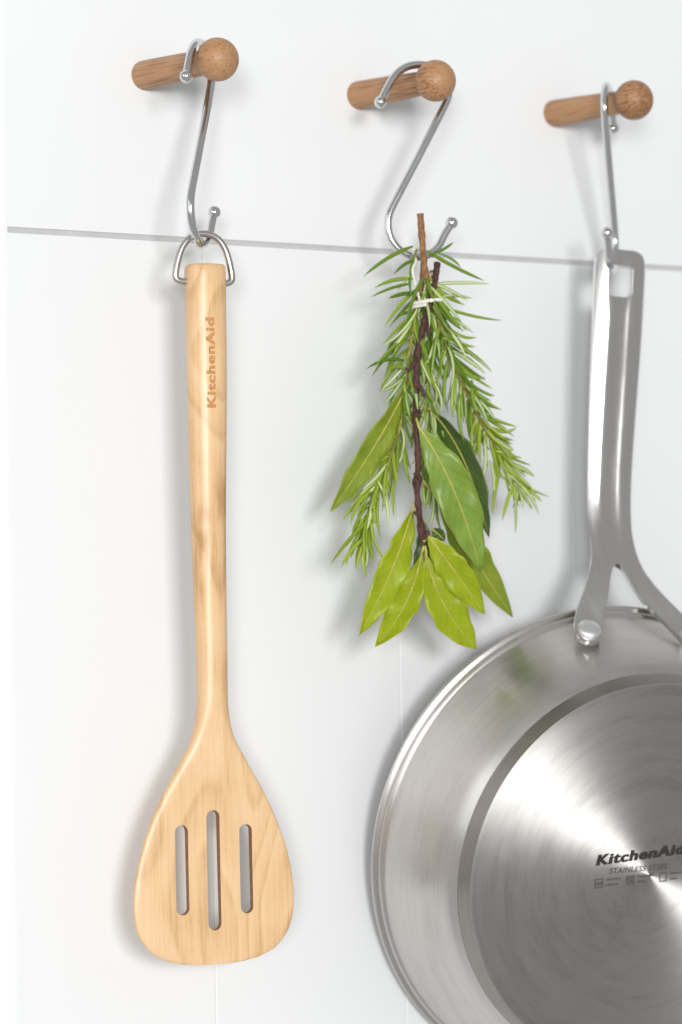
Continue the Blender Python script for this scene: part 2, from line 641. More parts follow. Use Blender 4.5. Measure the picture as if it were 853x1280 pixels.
M_PRINT = mat_plain('dark_print', (0.035, 0.033, 0.032), 0.45, 0.2, 900)
M_PRINT2 = mat_plain('grey_print', (0.10, 0.096, 0.09), 0.45, 0.2, 900)
M_YOUNG = mat_leaf('young_bay_leaf', (0.325, 0.42, 0.006), (0.435, 0.525, 0.014), 0.36, 0.3)
M_BAY = mat_leaf('bay_leaf', (0.185, 0.31, 0.035), (0.265, 0.40, 0.062), 0.34, 0.22)
M_BAYLIME = mat_leaf('lime_bay_leaf', (0.21, 0.30, 0.02), (0.31, 0.39, 0.035), 0.38, 0.25)
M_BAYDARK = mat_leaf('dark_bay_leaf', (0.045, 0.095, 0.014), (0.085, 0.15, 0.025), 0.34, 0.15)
M_RIB = mat_plain('leaf_rib', (0.46, 0.42, 0.10), 0.5, 0.15, 300)
M_BARK = mat_plain('purple_brown_bark', (0.085, 0.038, 0.03), 0.65, 0.45, 420)
M_WOODY = mat_plain('woody_stem', (0.27, 0.14, 0.06), 0.75, 0.4, 500)
M_GREENSTEM = mat_plain('green_stem', (0.30, 0.27, 0.06), 0.6, 0.3, 400)
M_TWINE = mat_plain('white_twine', (0.83, 0.80, 0.74), 0.9, 0.12, 1500)
M_NTOP = mat_needle('needle_top', (0.09, 0.185, 0.013), (0.29, 0.41, 0.042), 0.3)
M_NTOPY = mat_needle('young_needle_top', (0.20, 0.30, 0.018), (0.35, 0.44, 0.045), 0.36)
M_NUNDER = mat_needle('needle_underside', (0.46, 0.55, 0.27), (0.60, 0.66, 0.40), 0.6)


# ------------------------------------------------------------------ wall
def board(name, x0, x1, z0, z1, parent, bev=0.0011, y0=0.0, y1=0.0040, left=True, top=True):
    bm = bmesh.new()
    bmesh.ops.create_cube(bm, size=1.0)
    for v in bm.verts:
        v.co = Vector((x0 if v.co.x < 0 else x1, y0 if v.co.y < 0 else y1, z0 if v.co.z < 0 else z1))
    ed = [e for e in bm.edges if top or abs(e.verts[0].co.z - e.verts[1].co.z) > 0.01]
    ed = [e for e in ed if all(abs(v.co.y - y0) < 1e-6 for v in e.verts)
          and (left or not all(abs(v.co.x - x0) < 1e-6 for v in e.verts))]
    bmesh.ops.bevel(bm, geom=ed, offset=bev, segments=3, profile=0.5, affect='EDGES')
    return link_mesh(name, from_bm(name, bm), M_WALL, parent, smooth=False)


XE = -0.2040                                    # where the wall turns its rounded corner
bm = bmesh.new()
bmesh.ops.create_cube(bm, size=1.0)
for v in bm.verts:
    v.co = Vector((XE + 0.0205 if v.co.x < 0 else 0.62, 0.0042 if v.co.y < 0 else 0.06, -0.62 if v.co.z < 0 else 0.62))
wall = link_mesh('wall', from_bm('wall', bm), M_WALL, None, smooth=False)
wall['kind'] = 'structure'
ZJ = 0.1320
GAP = 0.0014
board('board', XE + 0.0200, 0.60, ZJ + GAP, 0.60, wall, bev=0.0003, left=False)
seams = [XE + 0.0200, -0.0776, 0.0341, 0.1458, 0.2575, 0.3692, 0.4809]
for a, b_ in zip(seams[:-1], seams[1:]):
    board('board', a + (0.00002 if a != seams[0] else 0.0), b_ - 0.00002, -0.60, ZJ - GAP, wall, bev=0.0006, left=a != seams[0], top=False)
# grey strip in the long horizontal joint, its colour painting the gap's shade
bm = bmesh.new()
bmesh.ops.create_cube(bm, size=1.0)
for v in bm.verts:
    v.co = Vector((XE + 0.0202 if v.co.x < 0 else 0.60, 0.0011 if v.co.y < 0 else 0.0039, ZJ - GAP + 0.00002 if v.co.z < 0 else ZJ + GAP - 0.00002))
link_mesh('joint_shade_strip', from_bm('joint_shade_strip', bm), mat_plain('grey_gap_shade', (0.53, 0.53, 0.53), 0.7, 0.06, 90), wall, smooth=False)
# bull-nosed end piece: front face, rounded corner, return into the depth
V, Fc = [], []
prof = []
for k in range(0, 31):
    a = math.pi / 2 * k / 30
    prof.append((XE + 0.0200 - 0.0200 * math.sin(a), 0.0200 - 0.0200 * math.cos(a)))
prof += [(XE, 0.03), (XE, 0.35)]
for x, y in prof:
    V += [(x, y, -0.60), (x, y, 0.60)]
for i in range(len(prof) - 1):
    Fc.append((2 * i, 2 * i + 1, 2 * i + 3, 2 * i + 2))
me = from_data('corner_trim', V, Fc)
link_mesh('corner_trim', me, M_WALL, wall, sharp=50)

# ------------------------------------------------------------------ pegs
PX = [-0.10470, 0.01964, 0.14397]
PZ0, PL, PDZ = 0.21066, 0.0611, -0.0019
PDX = 0.0044                                    # the pegs stand a few degrees off square


def peg_at(i, t):
    return Vector((PX[i] - PDX * (1 - t), -PL * t, PZ0 - 0.0003 * (1 - t) + PDZ * t))


peg_axis = Vector((PDX, -PL, PDZ + 0.0003)).normalized()
peg_quat = peg_axis.to_track_quat('Z', 'Y').to_matrix().to_4x4()
PEG_LABELS = ['leftmost round wooden peg on the white wall, holding the hook of the spatula',
              'middle round wooden peg on the white wall, above the herbs',
              'rightmost round wooden peg on the white wall, above the pan']
dowel_me = knob_me = None
for i in range(3):
    mw = Matrix.Translation(peg_at(i, 0)) @ peg_quat @ Matrix.Rotation(R([20, 130, 250][i]), 4, 'Z')
    root = empty('peg', mw)
    tag(root, PEG_LABELS[i], 'peg', 'wooden pegs on the wall')
    if dowel_me is None:
        d = lathe('dowel', [(0, -0.001), (0.0070, -0.001), (0.0072, 0.0010), (0.0070, 0.012), (0.0065, 0.034), (0.0058, 0.0535), (0, 0.0535)], M_OAK, root, 40)
        kp = []
        kr = 0.0102
        for k in range(25):
            a = math.pi * k / 24
            kp.append((max(0, kr * math.sin(a)) * (1.0 if 0 < k < 24 else 0), 0.0611 - kr * 0.96 * math.cos(a)))
        kn = lathe('knob', kp, M_OAK, root, 48, sharp=None)
        dowel_me, knob_me = d.data, kn.data
    else:
        for nm, mesh in (('dowel', dowel_me), ('knob', knob_me)):
            o = bpy.data.objects.new(nm, mesh)
            COL.objects.link(o)
            o.parent = root

# ------------------------------------------------------------------ s-hooks
HOOK = [(-19.8, -9.4), (-16.0, -2.2), (-12.1, 3.9), (-6.9, 8.0), (-0.6, 9.5), (6.5, 8.6), (12.0, 4.6), (14.7, -1.2), (14.6, -6.0),
        (12.3, -11.6), (5.2, -24.7), (-3.2, -40.0), (-12.4, -56.6), (-16.2, -64.3), (-17.1, -70.8), (-15.3, -77.4),
        (-10.9, -82.4), (-4.5, -85.2), (2.2, -84.6), (8.0, -80.4), (11.6, -74.1), (15.3, -68.4)]
hook_path = catmull([Vector((u / 1000, 0, w / 1000)) for u, w in HOOK], 8)
HOOK_SPEC = [(0, 0.775, 39.0, 'chrome S-hook on the left peg, carrying the wooden spatula by its ring'),
             (1, 0.79, -20.0, 'chrome S-hook on the middle peg, open to the front, carrying the herbs'),
             (2, 0.68, 224.0, 'chrome S-hook on the right peg, passing through the slot of the pan handle')]
rod_me = ball_me = None
ROD = 0.00200
for i, t, ang, lab in HOOK_SPEC:
    p = peg_at(i, t)
    root = empty('s_hook', Matrix.Translation(p) @ Matrix.Rotation(R(ang), 4, 'Z'))
    tag(root, lab, 'hook', 'chrome hooks on the pegs')
    if rod_me is None:
        rod_me = tube('rod', hook_path, ROD, M_CHROME, root, 16).data
        bm = bmesh.new()
        bmesh.ops.create_uvsphere(bm, u_segments=24, v_segments=16, radius=0.0031)
        ball_me = from_bm('ball_end', bm)
        ball_me.materials.append(M_CHROME)
        ball_me.polygons.foreach_set('use_smooth', [True] * len(ball_me.polygons))
    else:
        o = bpy.data.objects.new('rod', rod_me)
        COL.objects.link(o)
        o.parent = root
    for e in (hook_path[0], hook_path[-1]):
        o = bpy.data.objects.new('ball_end', ball_me)
        COL.objects.link(o)
        o.parent = root
        o.location = e

# ------------------------------------------------------------------ spatula
SP = [(114.4, -8.4, 8.8), (113.8, -9.2, 9.6), (112.7, -9.7, 9.9), (111.0, -9.8, 9.9), (88.5, -9.6, 9.7), (69.7, -9.6, 9.6),
      (50.9, -9.5, 9.3), (35.2, -9.4, 8.9), (17.2, -9.2, 8.4), (-1.2, -8.9, 7.9), (-19.1, -8.5, 7.6), (-37.4, -8.1, 7.5),
      (-55.4, -7.7, 7.4), (-73.7, -7.4, 7.3), (-84.5, -7.3, 7.2), (-91.6, -7.6, 7.3), (-98.7, -8.3, 7.9), (-104.3, -9.6, 9.1),
      (-110.0, -11.9, 11.4), (-115.4, -14.9, 14.4), (-121.4, -18.4, 17.8), (-132.7, -25.1, 24.2), (-144.1, -30.8, 29.6),
      (-155.4, -35.1, 33.8), (-166.8, -38.3, 36.8), (-178.1, -40.2, 38.3), (-184.8, -40.5, 38.3), (-192.8, -39.6, 37.1),
      (-198.3, -37.6, 34.9), (-202.9, -34.5, 31.7), (-206.3, -30.9, 27.8), (-209.7, -23.8, 20.0), (-211.2, -17.0, 12.5), (-211.9, -10.5, 5.0)]
SPT = [(-212.0, 3.6), (-190.0, 4.0), (-150.0, 4.8), (-125.0, 6.4), (-108.0, 8.8), (-95.0, 11.5), (-80.0, 12.4), (-20, 13.8), (20.0, 15.0),
       (60.0, 15.5), (110.0, 15.5), (112.5, 15.2), (113.8, 14.2), (114.4, 12.6)]            # thickness
SPE = [(-212.0, 5.0), (-125.0, 5.0), (-105.0, 3.6), (-90.0, 2.4), (120.0, 2.2)]            # roundness of the section


def sp_edges(z):
    tabL = sorted((a, b) for a, b, c in SP)
    tabR = sorted((a, c) for a, b, c in SP)
    return lerp_table(tabL, z), lerp_table(tabR, z)


def sp_front(u, z):
    """half thickness of the spatula at u, z (mm)"""
    l, r = sp_edges(z)
    c, a = (l + r) / 2, (r - l) / 2
    t = lerp_table(SPT, z) / 2
    e = lerp_table(SPE, z)
    q = min(0.999, abs((u - c) / a))
    return t * (1 - q ** e) ** (1 / e)


def spatula_body():
    zs = []
    base = sorted([s[0] for s in SP], reverse=True)
    for z0, z1 in zip(base[:-1], base[1:]):
        n = max(1, int(round((z0 - z1) / 3.2)))
        for k in range(n):
            zs.append(z0 + (z1 - z0) * k / n)
    zs.append(base[-1])
    SEG = 56
    V, Fc = [], []
    for z in zs:
        l, r = sp_edges(z)
        c, a = (l + r) / 2, (r - l) / 2
        t = lerp_table(SPT, z) / 2
        e = lerp_table(SPE, z)
        dish = 0.0
        if z < -120:
            dish = 1.6 * ((-120 - z) / 92) ** 2
        for k in range(SEG):
            th = 2 * math.pi * k / SEG
            cx, sx = math.cos(th), math.sin(th)
            V.append(((c + a * math.copysign(abs(cx) ** (2 / e), cx)) / 1000,
                      (t * math.copysign(abs(sx) ** (2 / e), sx) - dish) / 1000, z / 1000))
    n = len(zs)
    for i in range(n - 1):
        for k in range(SEG):
            k2 = (k + 1) % SEG
            Fc.append((i * SEG + k, (i + 1) * SEG + k, (i + 1) * SEG + k2, i * SEG + k2))
    Fc.append(tuple(range(SEG)))
    Fc.append(tuple((n - 1) * SEG + k for k in range(SEG - 1, -1, -1)))
    me = from_data('body', V, Fc)
    bm = bmesh.new()
    bm.from_mesh(me)
    bmesh.ops.recalc_face_normals(bm, faces=bm.faces)
    bm.to_mesh(me)
    bm.free()
    return me


def slot_cutter(uc, z0, z1, hw):
    V, Fc = [], []
    prof = []
    for k in range(13):
        a = math.pi * k / 12
        prof.append((uc + hw * math.cos(a), z1 - hw + hw * math.sin(a)))
    for k in range(13):
        a = math.pi + math.pi * k / 12
        prof.append((uc + hw * math.cos(a), z0 + hw + hw * math.sin(a)))
    n = len(prof)
    for y in (-0.03, 0.03):
        for u, z in prof:
            V.append((u / 1000, y, z / 1000))
    for k in range(n):
        Fc.append((k, (k + 1) % n, n + (k + 1) % n, n + k))
    Fc.append(tuple(range(n - 1, -1, -1)))
    Fc.append(tuple(range(n, 2 * n)))
    me = from_data('cut', V, Fc)
    bm = bmesh.new()
    bm.from_mesh(me)
    bmesh.ops.recalc_face_normals(bm, faces=bm.faces)
    bm.to_mesh(me)
    bm.free()
    return me


sp_root = empty('spatula', Matrix.Translation((-0.1047, -0.0464, 0)) @ Matrix.Rotation(R(-12), 4, 'Z'))
tag(sp_root, 'pale maple slotted spatula with three slots, hanging from the left hook by a steel ring', 'spatula')
blank = bpy.data.objects.new('blank', spatula_body())
COL.objects.link(blank)
cuts = []
for uc, z0, z1, hw in ((-17.1, -188.4, -146.7, 3.15), (-1.6, -196.2, -140.4, 3.2), (14.4, -189.2, -147.6, 3.1)):
    c = bpy.data.objects.new('cut', slot_cutter(uc, z0, z1, hw))
    COL.objects.link(c)
    cuts.append(c)
    md = blank.modifiers.new('b', 'BOOLEAN')
    md.operation = 'DIFFERENCE'
    md.object = c
    md.solver = 'EXACT'
dg = bpy.context.evaluated_depsgraph_get()
body_me = bpy.data.meshes.new_from_object(blank.evaluated_get(dg))
for o in cuts + [blank]:
    bpy.data.objects.remove(o)
body_me.materials.clear()
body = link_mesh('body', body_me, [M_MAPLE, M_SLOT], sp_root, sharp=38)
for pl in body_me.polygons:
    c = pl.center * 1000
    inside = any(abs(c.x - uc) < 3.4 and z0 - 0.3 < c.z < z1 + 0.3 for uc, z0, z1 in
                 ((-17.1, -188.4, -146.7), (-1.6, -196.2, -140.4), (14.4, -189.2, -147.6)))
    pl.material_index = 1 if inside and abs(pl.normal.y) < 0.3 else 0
# branded name, running up the handle
tm = text_mesh('KitchenAid', 0.0418, bold=0.026, fat=0.02)
bm = bmesh.new()
bm.from_mesh(tm)
bmesh.ops.triangulate(bm, faces=bm.faces)
bmesh.ops.subdivide_edges(bm, edges=bm.edges, cuts=1)
hh = max(v.co.y for v in bm.verts)
for v in bm.verts:
    z = 47.0 + v.co.x * 1000
    u = -0.6 + (hh * 0.5 - v.co.y) * 1000 * 0.70 + (z - 68) * -0.004
    v.co = Vector((u / 1000, -(sp_front(u, z) + 0.09) / 1000 - v.co.z, z / 1000))
bmesh.ops.recalc_face_normals(bm, faces=bm.faces)
link_mesh('lettering', from_bm('lettering', bm), M_BRAND, sp_root)
# hanging ring: a D bent from wire, its two ends turned into the handle
ring_pts = [(-8.9, 106.3), (-11.6, 106.3), (-13.9, 107.2), (-14.6, 109.6), (-13.2, 116.5), (-10.6, 123.0), (-6.4, 127.3), (-0.4, 129.0),
            (5.6, 127.4), (9.6, 123.0), (12.0, 116.5), (13.3, 109.4), (12.8, 107.0), (10.8, 105.9), (8.9, 105.9)]
ring_path = catmull([Vector((u / 1000, 0, z / 1000)) for u, z in ring_pts], 6)
tube('hanging_ring', ring_path, 0.00165, M_RING, sp_root, 14)

# ------------------------------------------------------------------ pan
pa, pb = -0.197, -0.1902
PN = Vector((math.sin(pa) * math.cos(pb), -math.cos(pa) * math.cos(pb), math.sin(pb)))
pu = Vector((0, 0, 1)).cross(PN).normalized()
pv = PN.cross(pu)
sp_ = R(4.3)
PW = pv * math.cos(sp_) + pu * math.sin(sp_)
PS = PW.cross(PN)
PC = Vector((0.1264, -0.0376, -0.1707))
PANM = Matrix(((PS.x, PW.x, PN.x, PC.x), (PS.y, PW.y, PN.y, PC.y), (PS.z, PW.z, PN.z, PC.z), (0, 0, 0, 1)))
PANI = PANM.inverted()
pan = empty('frying_pan', PANM)
tag(pan, 'brushed stainless steel frying pan hanging base outward from the right hook', 'pan')
side = [(0.1189, 0.0072), (0.1172, 0.0120), (0.1150, 0.0190), (0.1125, 0.0265), (0.1096, 0.0340), (0.1063, 0.0410),
        (0.1030, 0.0470), (0.0996, 0.0515)]
side_f = [(p.x, p.z) for p in catmull([Vector((r, 0, h)) for r, h in side], 5)]
inner = [(r - 0.0022, h - 0.0016) for r, h in reversed(side_f)]
prof = [(0, 0.0490), (0.092, 0.0490)] + inner + [(0.1190, 0.0012), (0.1212, -0.0010), (0.1228, -0.0008), (0.1236, 0.0004), (0.1237, 0.0016),
        (0.1229, 0.0026), (0.1206, 0.0029), (0.1202, 0.0037), (0.1213, 0.0047), (0.1209, 0.0060), (0.1196, 0.0066)] + side_f + [(0.05, 0.0515), (0, 0.0515)]
lathe('body', prof, M_PAN, pan, 180, sharp=50)
lathe('base_edge', [(0.094, 0.0508), (0.0992, 0.0510), (0.0996, 0.0518), (0.0993, 0.0526), (0.0958, 0.0592), (0.090, 0.0592)], M_BAND, pan, 180, sharp=50)
disc = [(0.0962, 0.0588), (0.0957, 0.0600), (0.0950, 0.0606), (0.0930, 0.0608)]
disc += [(0.0930 - 0.0031 * k, 0.0608) for k in range(1, 30)] + [(0.0012, 0.0608), (0, 0.0608)]
lathe('base_disc', disc, M_DISC, pan, 180, sharp=50)

# handle: one plate with a hanging slot near its top and two feet riveted to the side
HN = [(0.1070, 0.0330), (0.109, 0.0305), (0.111, 0.0278), (0.114, 0.0236), (0.117, 0.0190), (0.120, 0.0142), (0.123, 0.0092), (0.127, 0.0028),
      (0.132, -0.0045), (0.138, -0.0122), (0.147, -0.0210), (0.160, -0.0287), (0.183, -0.0357), (0.224, -0.0428), (0.256, -0.0477),
      (0.285, -0.0530), (0.301, -0.0565)]
H_OUT = [(0.1078, 31.5), (0.1084, 34.0), (0.1096, 36.0), (0.112, 36.6), (0.116, 34.6), (0.121, 30.2), (0.126, 25.2), (0.131, 20.6),
         (0.138, 15.6), (0.145, 12.6), (0.152, 11.6), (0.165, 11.3), (0.200, 11.9), (0.240, 12.9), (0.285, 13.5), (0.2930, 13.3), (0.2965, 12.2),
         (0.2987, 9.8), (0.3000, 6.0)]
H_IN = [(0.1078, 27.5), (0.1084, 25.2), (0.1096, 23.4), (0.112, 22.0), (0.116, 19.0), (0.121, 14.8), (0.126, 10.4), (0.130, 7.8),
        (0.1345, 5.4), (0.1385, 3.4), (0.1402, 1.9), (0.1410, 0.0)]


def rounded_cutter(cx, z0, z1, hw, rc):
    """rounded-rectangle prism along local Z for the hanging slot (mm in x, m along the handle)"""
    prof = []
    z0, z1 = z0 * 1000, z1 * 1000
    for qx, qz, a0 in ((cx + hw - rc, z1 - rc, 0), (cx - hw + rc, z1 - rc, 90), (cx - hw + rc, z0 + rc, 180), (cx + hw - rc, z0 + rc, 270)):
        for k in range(9):
            a = R(a0 + 90 * k / 8)
            prof.append((qx + rc * math.cos(a), qz + rc * math.sin(a)))
    n = len(prof)
    V = [(x / 1000, y / 1000, h) for h in (-0.09, -0.02) for x, y in prof]
    Fc = [(k, (k + 1) % n, n + (k + 1) % n, n + k) for k in range(n)]
    Fc += [tuple(range(n - 1, -1, -1)), tuple(range(n, 2 * n))]
    me = from_data('cut', V, Fc)
    bm = bmesh.new()
    bm.from_mesh(me)
    bmesh.ops.recalc_face_normals(bm, faces=bm.faces)
    bm.to_mesh(me)
    bm.free()
    return me


def handle_mesh():
    ws = [0.1078, 0.1080, 0.1084, 0.1090, 0.1096, 0.1106, 0.112, 0.1138, 0.116, 0.1185, 0.121, 0.1235, 0.126, 0.128, 0.130, 0.132, 0.134,
          0.136, 0.138, 0.1393, 0.1402, 0.1407, 0.1410, 0.1425, 0.145, 0.148, 0.152, 0.157, 0.163, 0.170]
    w = 0.178
    while w < 0.274:
        ws.append(w)
        w += 0.008
    ws += [0.278, 0.285, 0.289, 0.2915, 0.2934, 0.2950, 0.2962, 0.2972, 0.2982, 0.2990, 0.2996, 0.3000]
    bm = bmesh.new()
    NC = 15
    rows = []
    for w in ws:
        out = lerp_table(H_OUT, w)
        if w < 0.14099:
            inn = max(0.0, lerp_table(H_IN, w))
            cl = 0.0
        else:
            inn = 0.0
            cl = 0.0
        bands = []
        for s in (-1, 1):
            band = []
            for k in range(NC):
                q = k / (NC - 1)
                x = s * (out + (inn - out) * q) + cl * q
                x -= 4.8 * max(0.0, min(1.0, (0.146 - w) / 0.026))
                n = lerp_table(HN, w) * 1000
                if w > 0.13:
                    f = min(1.0, (w - 0.13) / 0.03)
                    a = min(1.0, abs(x) / 13.5)
                    n -= f * (8.6 * max(0.0, a - 0.40) ** 1.5 + 0.9 * max(0.0, 1 - (a / 0.40) ** 2) * max(0.0, min(1.0, (0.2975 - w) / 0.012)))
                band.append(bm.verts.new((x / 1000, w, n / 1000)))
            bands.append(band)
        rows.append(bands)
    for r0, r1 in zip(rows[:-1], rows[1:]):
        for b in (0, 1):
            for k in range(NC - 1):
                q = (r0[b][k], r0[b][k + 1], r1[b][k + 1], r1[b][k])
                bm.faces.new(q if b == 0 else q[::-1])
    bmesh.ops.remove_doubles(bm, verts=bm.verts, dist=0.00002)
    bmesh.ops.dissolve_degenerate(bm, edges=bm.edges, dist=0.00001)
    bmesh.ops.recalc_face_normals(bm, faces=bm.faces)
    bm.normal_update()
    if sum(f.normal.z for f in bm.faces) < 0:
        bmesh.ops.reverse_faces(bm, faces=bm.faces)
    return from_bm('handle', bm)


plate = bpy.data.objects.new('plate', handle_mesh())
plate.data.polygons.foreach_set('use_smooth', [True] * len(plate.data.polygons))
COL.objects.link(plate)
md = plate.modifiers.new('thick', 'SOLIDIFY')
md.thickness = 0.0026
md.offset = 1.0
cutter = bpy.data.objects.new('cut', rounded_cutter(-1.3, 0.2765, 0.2925, 7.0, 3.2))
COL.objects.link(cutter)
md = plate.modifiers.new('slot', 'BOOLEAN')
md.operation = 'DIFFERENCE'
md.object = cutter
md.solver = 'EXACT'
md = plate.modifiers.new('round', 'BEVEL')
md.width = 0.0005
md.segments = 2
md.limit_method = 'ANGLE'
md.angle_limit = R(50)
dg = bpy.context.evaluated_depsgraph_get()
handle_me = bpy.data.meshes.new_from_object(plate.evaluated_get(dg))
bpy.data.objects.remove(plate)
bpy.data.objects.remove(cutter)
handle_me.materials.clear()
link_mesh('handle', handle_me, M_HANDLE, pan, sharp=32)
for s in (-1, 1):
    base = Vector((s * 0.0292 - 0.0048, 0.1122 + 0.0026, 0.0262 + 0.0016))
    nrm = Vector((s * 0.10, 0.80, 0.60)).normalized()
    kp = [(0, 0.0026), (0.0030, 0.0025), (0.0048, 0.0021), (0.0058, 0.0013), (0.0062, 0.0003), (0.0062, -0.0012), (0, -0.0012)]
    rv = lathe('rivet', kp, M_RIVET, pan, 32, sharp=50)
    rv.matrix_local = Matrix.Translation(base) @ nrm.to_track_quat('Z', 'Y').to_matrix().to_4x4()

# print on the base
face_p = PC + PN * 0.0609


def print_line(me, p_left, p_right, mat, name='lettering', squash=1.0, lift=0.0001):
    a = PANI @ on_plane(*p_left, face_p, PN)
    b = PANI @ on_plane(*p_right, face_p, PN)
    d = (b - a)
    ang = math.atan2(d.y, d.x)
    w = max(v.co.x for v in me.vertices)
    s = d.length / w
    for v in me.vertices:
        v.co = Vector((v.co.x * s, v.co.y * s * squash, v.co.z))
    o = link_mesh(name, me, mat, pan, smooth=False)
    o.matrix_local = Matrix.Translation((a.x, a.y, 0.0608 + lift)) @ Matrix.Rotation(ang, 4, 'Z')
    return o


print_line(text_mesh('KitchenAid', 1.0, bold=0.032, shear=0.2, fat=0.03), (745.5, 1082.5), (858, 1067), M_PRINT, squash=0.76)
print_line(text_mesh('STAINLESS STEEL', 1.0, bold=0.02, shear=0.25, fat=0.012), (761.5, 1092.5), (835, 1086.5), M_PRINT2, squash=1.0)


def bars(rects):
    V, Fc = [], []
    for x, y, w, h in rects:
        k = len(V)
        V += [(x, y, 0), (x + w, y, 0), (x + w, y + h, 0), (x, y + h, 0)]
        Fc.append((k, k + 1, k + 2, k + 3))
    return from_data('mark', V, Fc)


def frame_rects(x, y, w, h, t):
    return [(x, y, w, t), (x, y + h - t, w, t), (x, y + t, t, h - 2 * t), (x + w - t, y + t, t, h - 2 * t)]


marks = frame_rects(0, 0, 0.10, 0.10, 0.014) + [(0.02, 0.03, 0.06, 0.035)]
marks += [(0.13, 0.072, 0.17, 0.018), (0.13, 0.015, 0.14, 0.018)]
marks += [(0.36, 0.0, 0.044, 0.10), (0.412, 0.0, 0.048, 0.10)]
marks += [(0.49, 0.072, 0.18, 0.018), (0.49, 0.015, 0.10, 0.018)]
marks += frame_rects(0.74, 0.0, 0.09, 0.10, 0.014) + [(0.86, 0.072, 0.14, 0.018), (0.86, 0.015, 0.09, 0.018)]
print_line(bars(marks), (743, 1111), (852, 1100), M_PRINT2, name='care_marks', lift=0.00012)

# ------------------------------------------------------------------ herbs
def needle_mesh(bend, wide):
    rows = 8
    V, Fc, mi = [], [], []
    SEG = 8
    for i in range(rows + 1):
        t = i / rows
        w = wide * min(1.0, (0.45 + 3.0 * t)) * (1 - t ** 5) ** 0.8 * 0.5
        w = max(w, 0.004)
        cx = bend * 4 * t * (1 - t)
        # section: domed green top (towards -Y), rolled edges, pale channel below
        sec = [(-1, 0.05), (-0.75, -0.45), (0, -0.68), (0.75, -0.45), (1, 0.05), (0.55, 0.25), (0, 0.05), (-0.55, 0.25)]
        for x, y in sec:
            V.append((cx + x * w, y * w, t))
    for i in range(rows):
        for k in range(SEG):
            k2 = (k + 1) % SEG
            Fc.append((i * SEG + k, i * SEG + k2, (i + 1) * SEG + k2, (i + 1) * SEG + k))
            mi.append(1 if k in (5, 6) else 0)
    Fc.append(tuple(range(SEG - 1, -1, -1)))
    Fc.append(tuple(rows * SEG + k for k in range(SEG)))
    mi += [0, 0]
    return V, Fc, mi


NEEDLES = {}
for young in (0, 1):
    NEEDLES[young] = []
    for bend, wide in ((0.07, 0.095), (0.04, 0.105), (0.015, 0.10), (0.11, 0.09)):
        V, Fc, mi = needle_mesh(bend, wide)
        me = from_data('needle', V, Fc)
        me.materials.append(M_NTOPY if young else M_NTOP)
        me.materials.append(M_NUNDER)
        me.polygons.foreach_set('material_index', mi)
        me.polygons.foreach_set('use_smooth', [True] * len(me.polygons))
        NEEDLES[young].append(me)


def needle(root, base, tip, young=0, bend_up=None, flip=None, wscale=1.0, var=None):
    d = tip - base
    ln = d.length
    z = d.normalized()
    view = (CAM - base).normalized()
    x = z.cross(-view).normalized()          # bend lies across the sight so that curves read from the front
    if bend_up is None:
        bend_up = random.random() < 0.5
    if bend_up:
        x = -x
    roll = random.uniform(-0.9, 0.9)
    x = (Matrix.Rotation(roll, 3, z) @ x).normalized()
    y = z.cross(x)
    if flip is None:
        flip = random.random() < 0.3
    facing = y.dot(view)
    # local -Y is the green side; face it to the front unless flipped
    if (facing > 0) != flip:
        y = -y
        x = y.cross(z)
        me = NEEDLES[young][var if var is not None else random.randrange(4)]
    else:
        me = NEEDLES[young][var if var is not None else random.randrange(4)]
    w = 0.0200 * random.uniform(0.85, 1.15) * wscale   # width stays near 2 mm whatever the length
    o = bpy.data.objects.new('needle', me)
    COL.objects.link(o)
    o.parent = root
    m = Matrix(((x.x * w, y.x * w, z.x * ln, base.x), (x.y * w, y.y * w, z.y * ln, base.y), (x.z * w, y.z * w, z.z * ln, base.z), (0, 0, 0, 1)))
    o.matrix_local = root.matrix_world.inverted() @ m
    return o


def sprig(label, pts, rad0, rad1, mats_split, group='rosemary sprigs in the herb bunch'):
    """pts: (px, py, y). Returns root and smooth path."""
    path = catmull([at(*p) for p in pts], 8)
    root = empty('rosemary_sprig', loc=path[0])
    bpy.context.view_layer.update()
    tag(root, label, 'herb', group)
    loc = [p - path[0] for p in path]
    k = int(len(loc) * mats_split)
    rnd = [random.uniform(0.85, 1.2) for _ in range(400)]
    if k > 2:
        tube('woody_stem', loc[:k + 1], lambda t: rad0 * (1 - 0.25 * t) * rnd[int(t * 60)], M_WOODY, root, 10)
    tube('stem', loc[k:], lambda t: rad0 * 0.72 + (rad1 - rad0 * 0.72) * t, M_GREENSTEM, root, 8)
    return root, path


def fill(root, path, n, t0, t1, len0, len1, ang0, ang1, young_from=0.7, front=0.0):
    """needles in crossed pairs along the stem from t0 to t1"""
    N = len(path) - 1
    for i in range(n):
        t = t0 + (t1 - t0) * (i + random.uniform(-0.3, 0.3)) / n
        t = min(max(t, 0.0), 0.995)
        f = t * N
        k = int(f)
        p = path[k].lerp(path[k + 1], f - k)
        tg = (path[min(k + 2, N)] - path[max(k - 1, 0)]).normalized()
        a = (math.pi / 2) * (i // 2) + math.pi * (i % 2) + random.uniform(-0.4, 0.4)
        ref = tg.cross(Vector((0, 1, 0))).normalized()
        rad = ref * math.cos(a) + tg.cross(ref) * math.sin(a)
        if rad.y > 0.3 and p.y > -0.02:
            rad.y *= -1
        q = (t - t0) / (t1 - t0)
        ang = R(ang0 + (ang1 - ang0) * q + random.uniform(-9, 9))
        ln = (len0 + (len1 - len0) * q) * random.uniform(0.8, 1.15)
        d = tg * math.cos(ang) + rad * math.sin(ang)
        needle(root, p + rad * 0.0006, p + d * ln, 1 if t > young_from else 0)


def r4(X, Y):
    return 400 + X / 2.843, 250 + Y / 2.843


def r5(X, Y):
    return 400 + X / 2.843, 530 + Y / 2.843


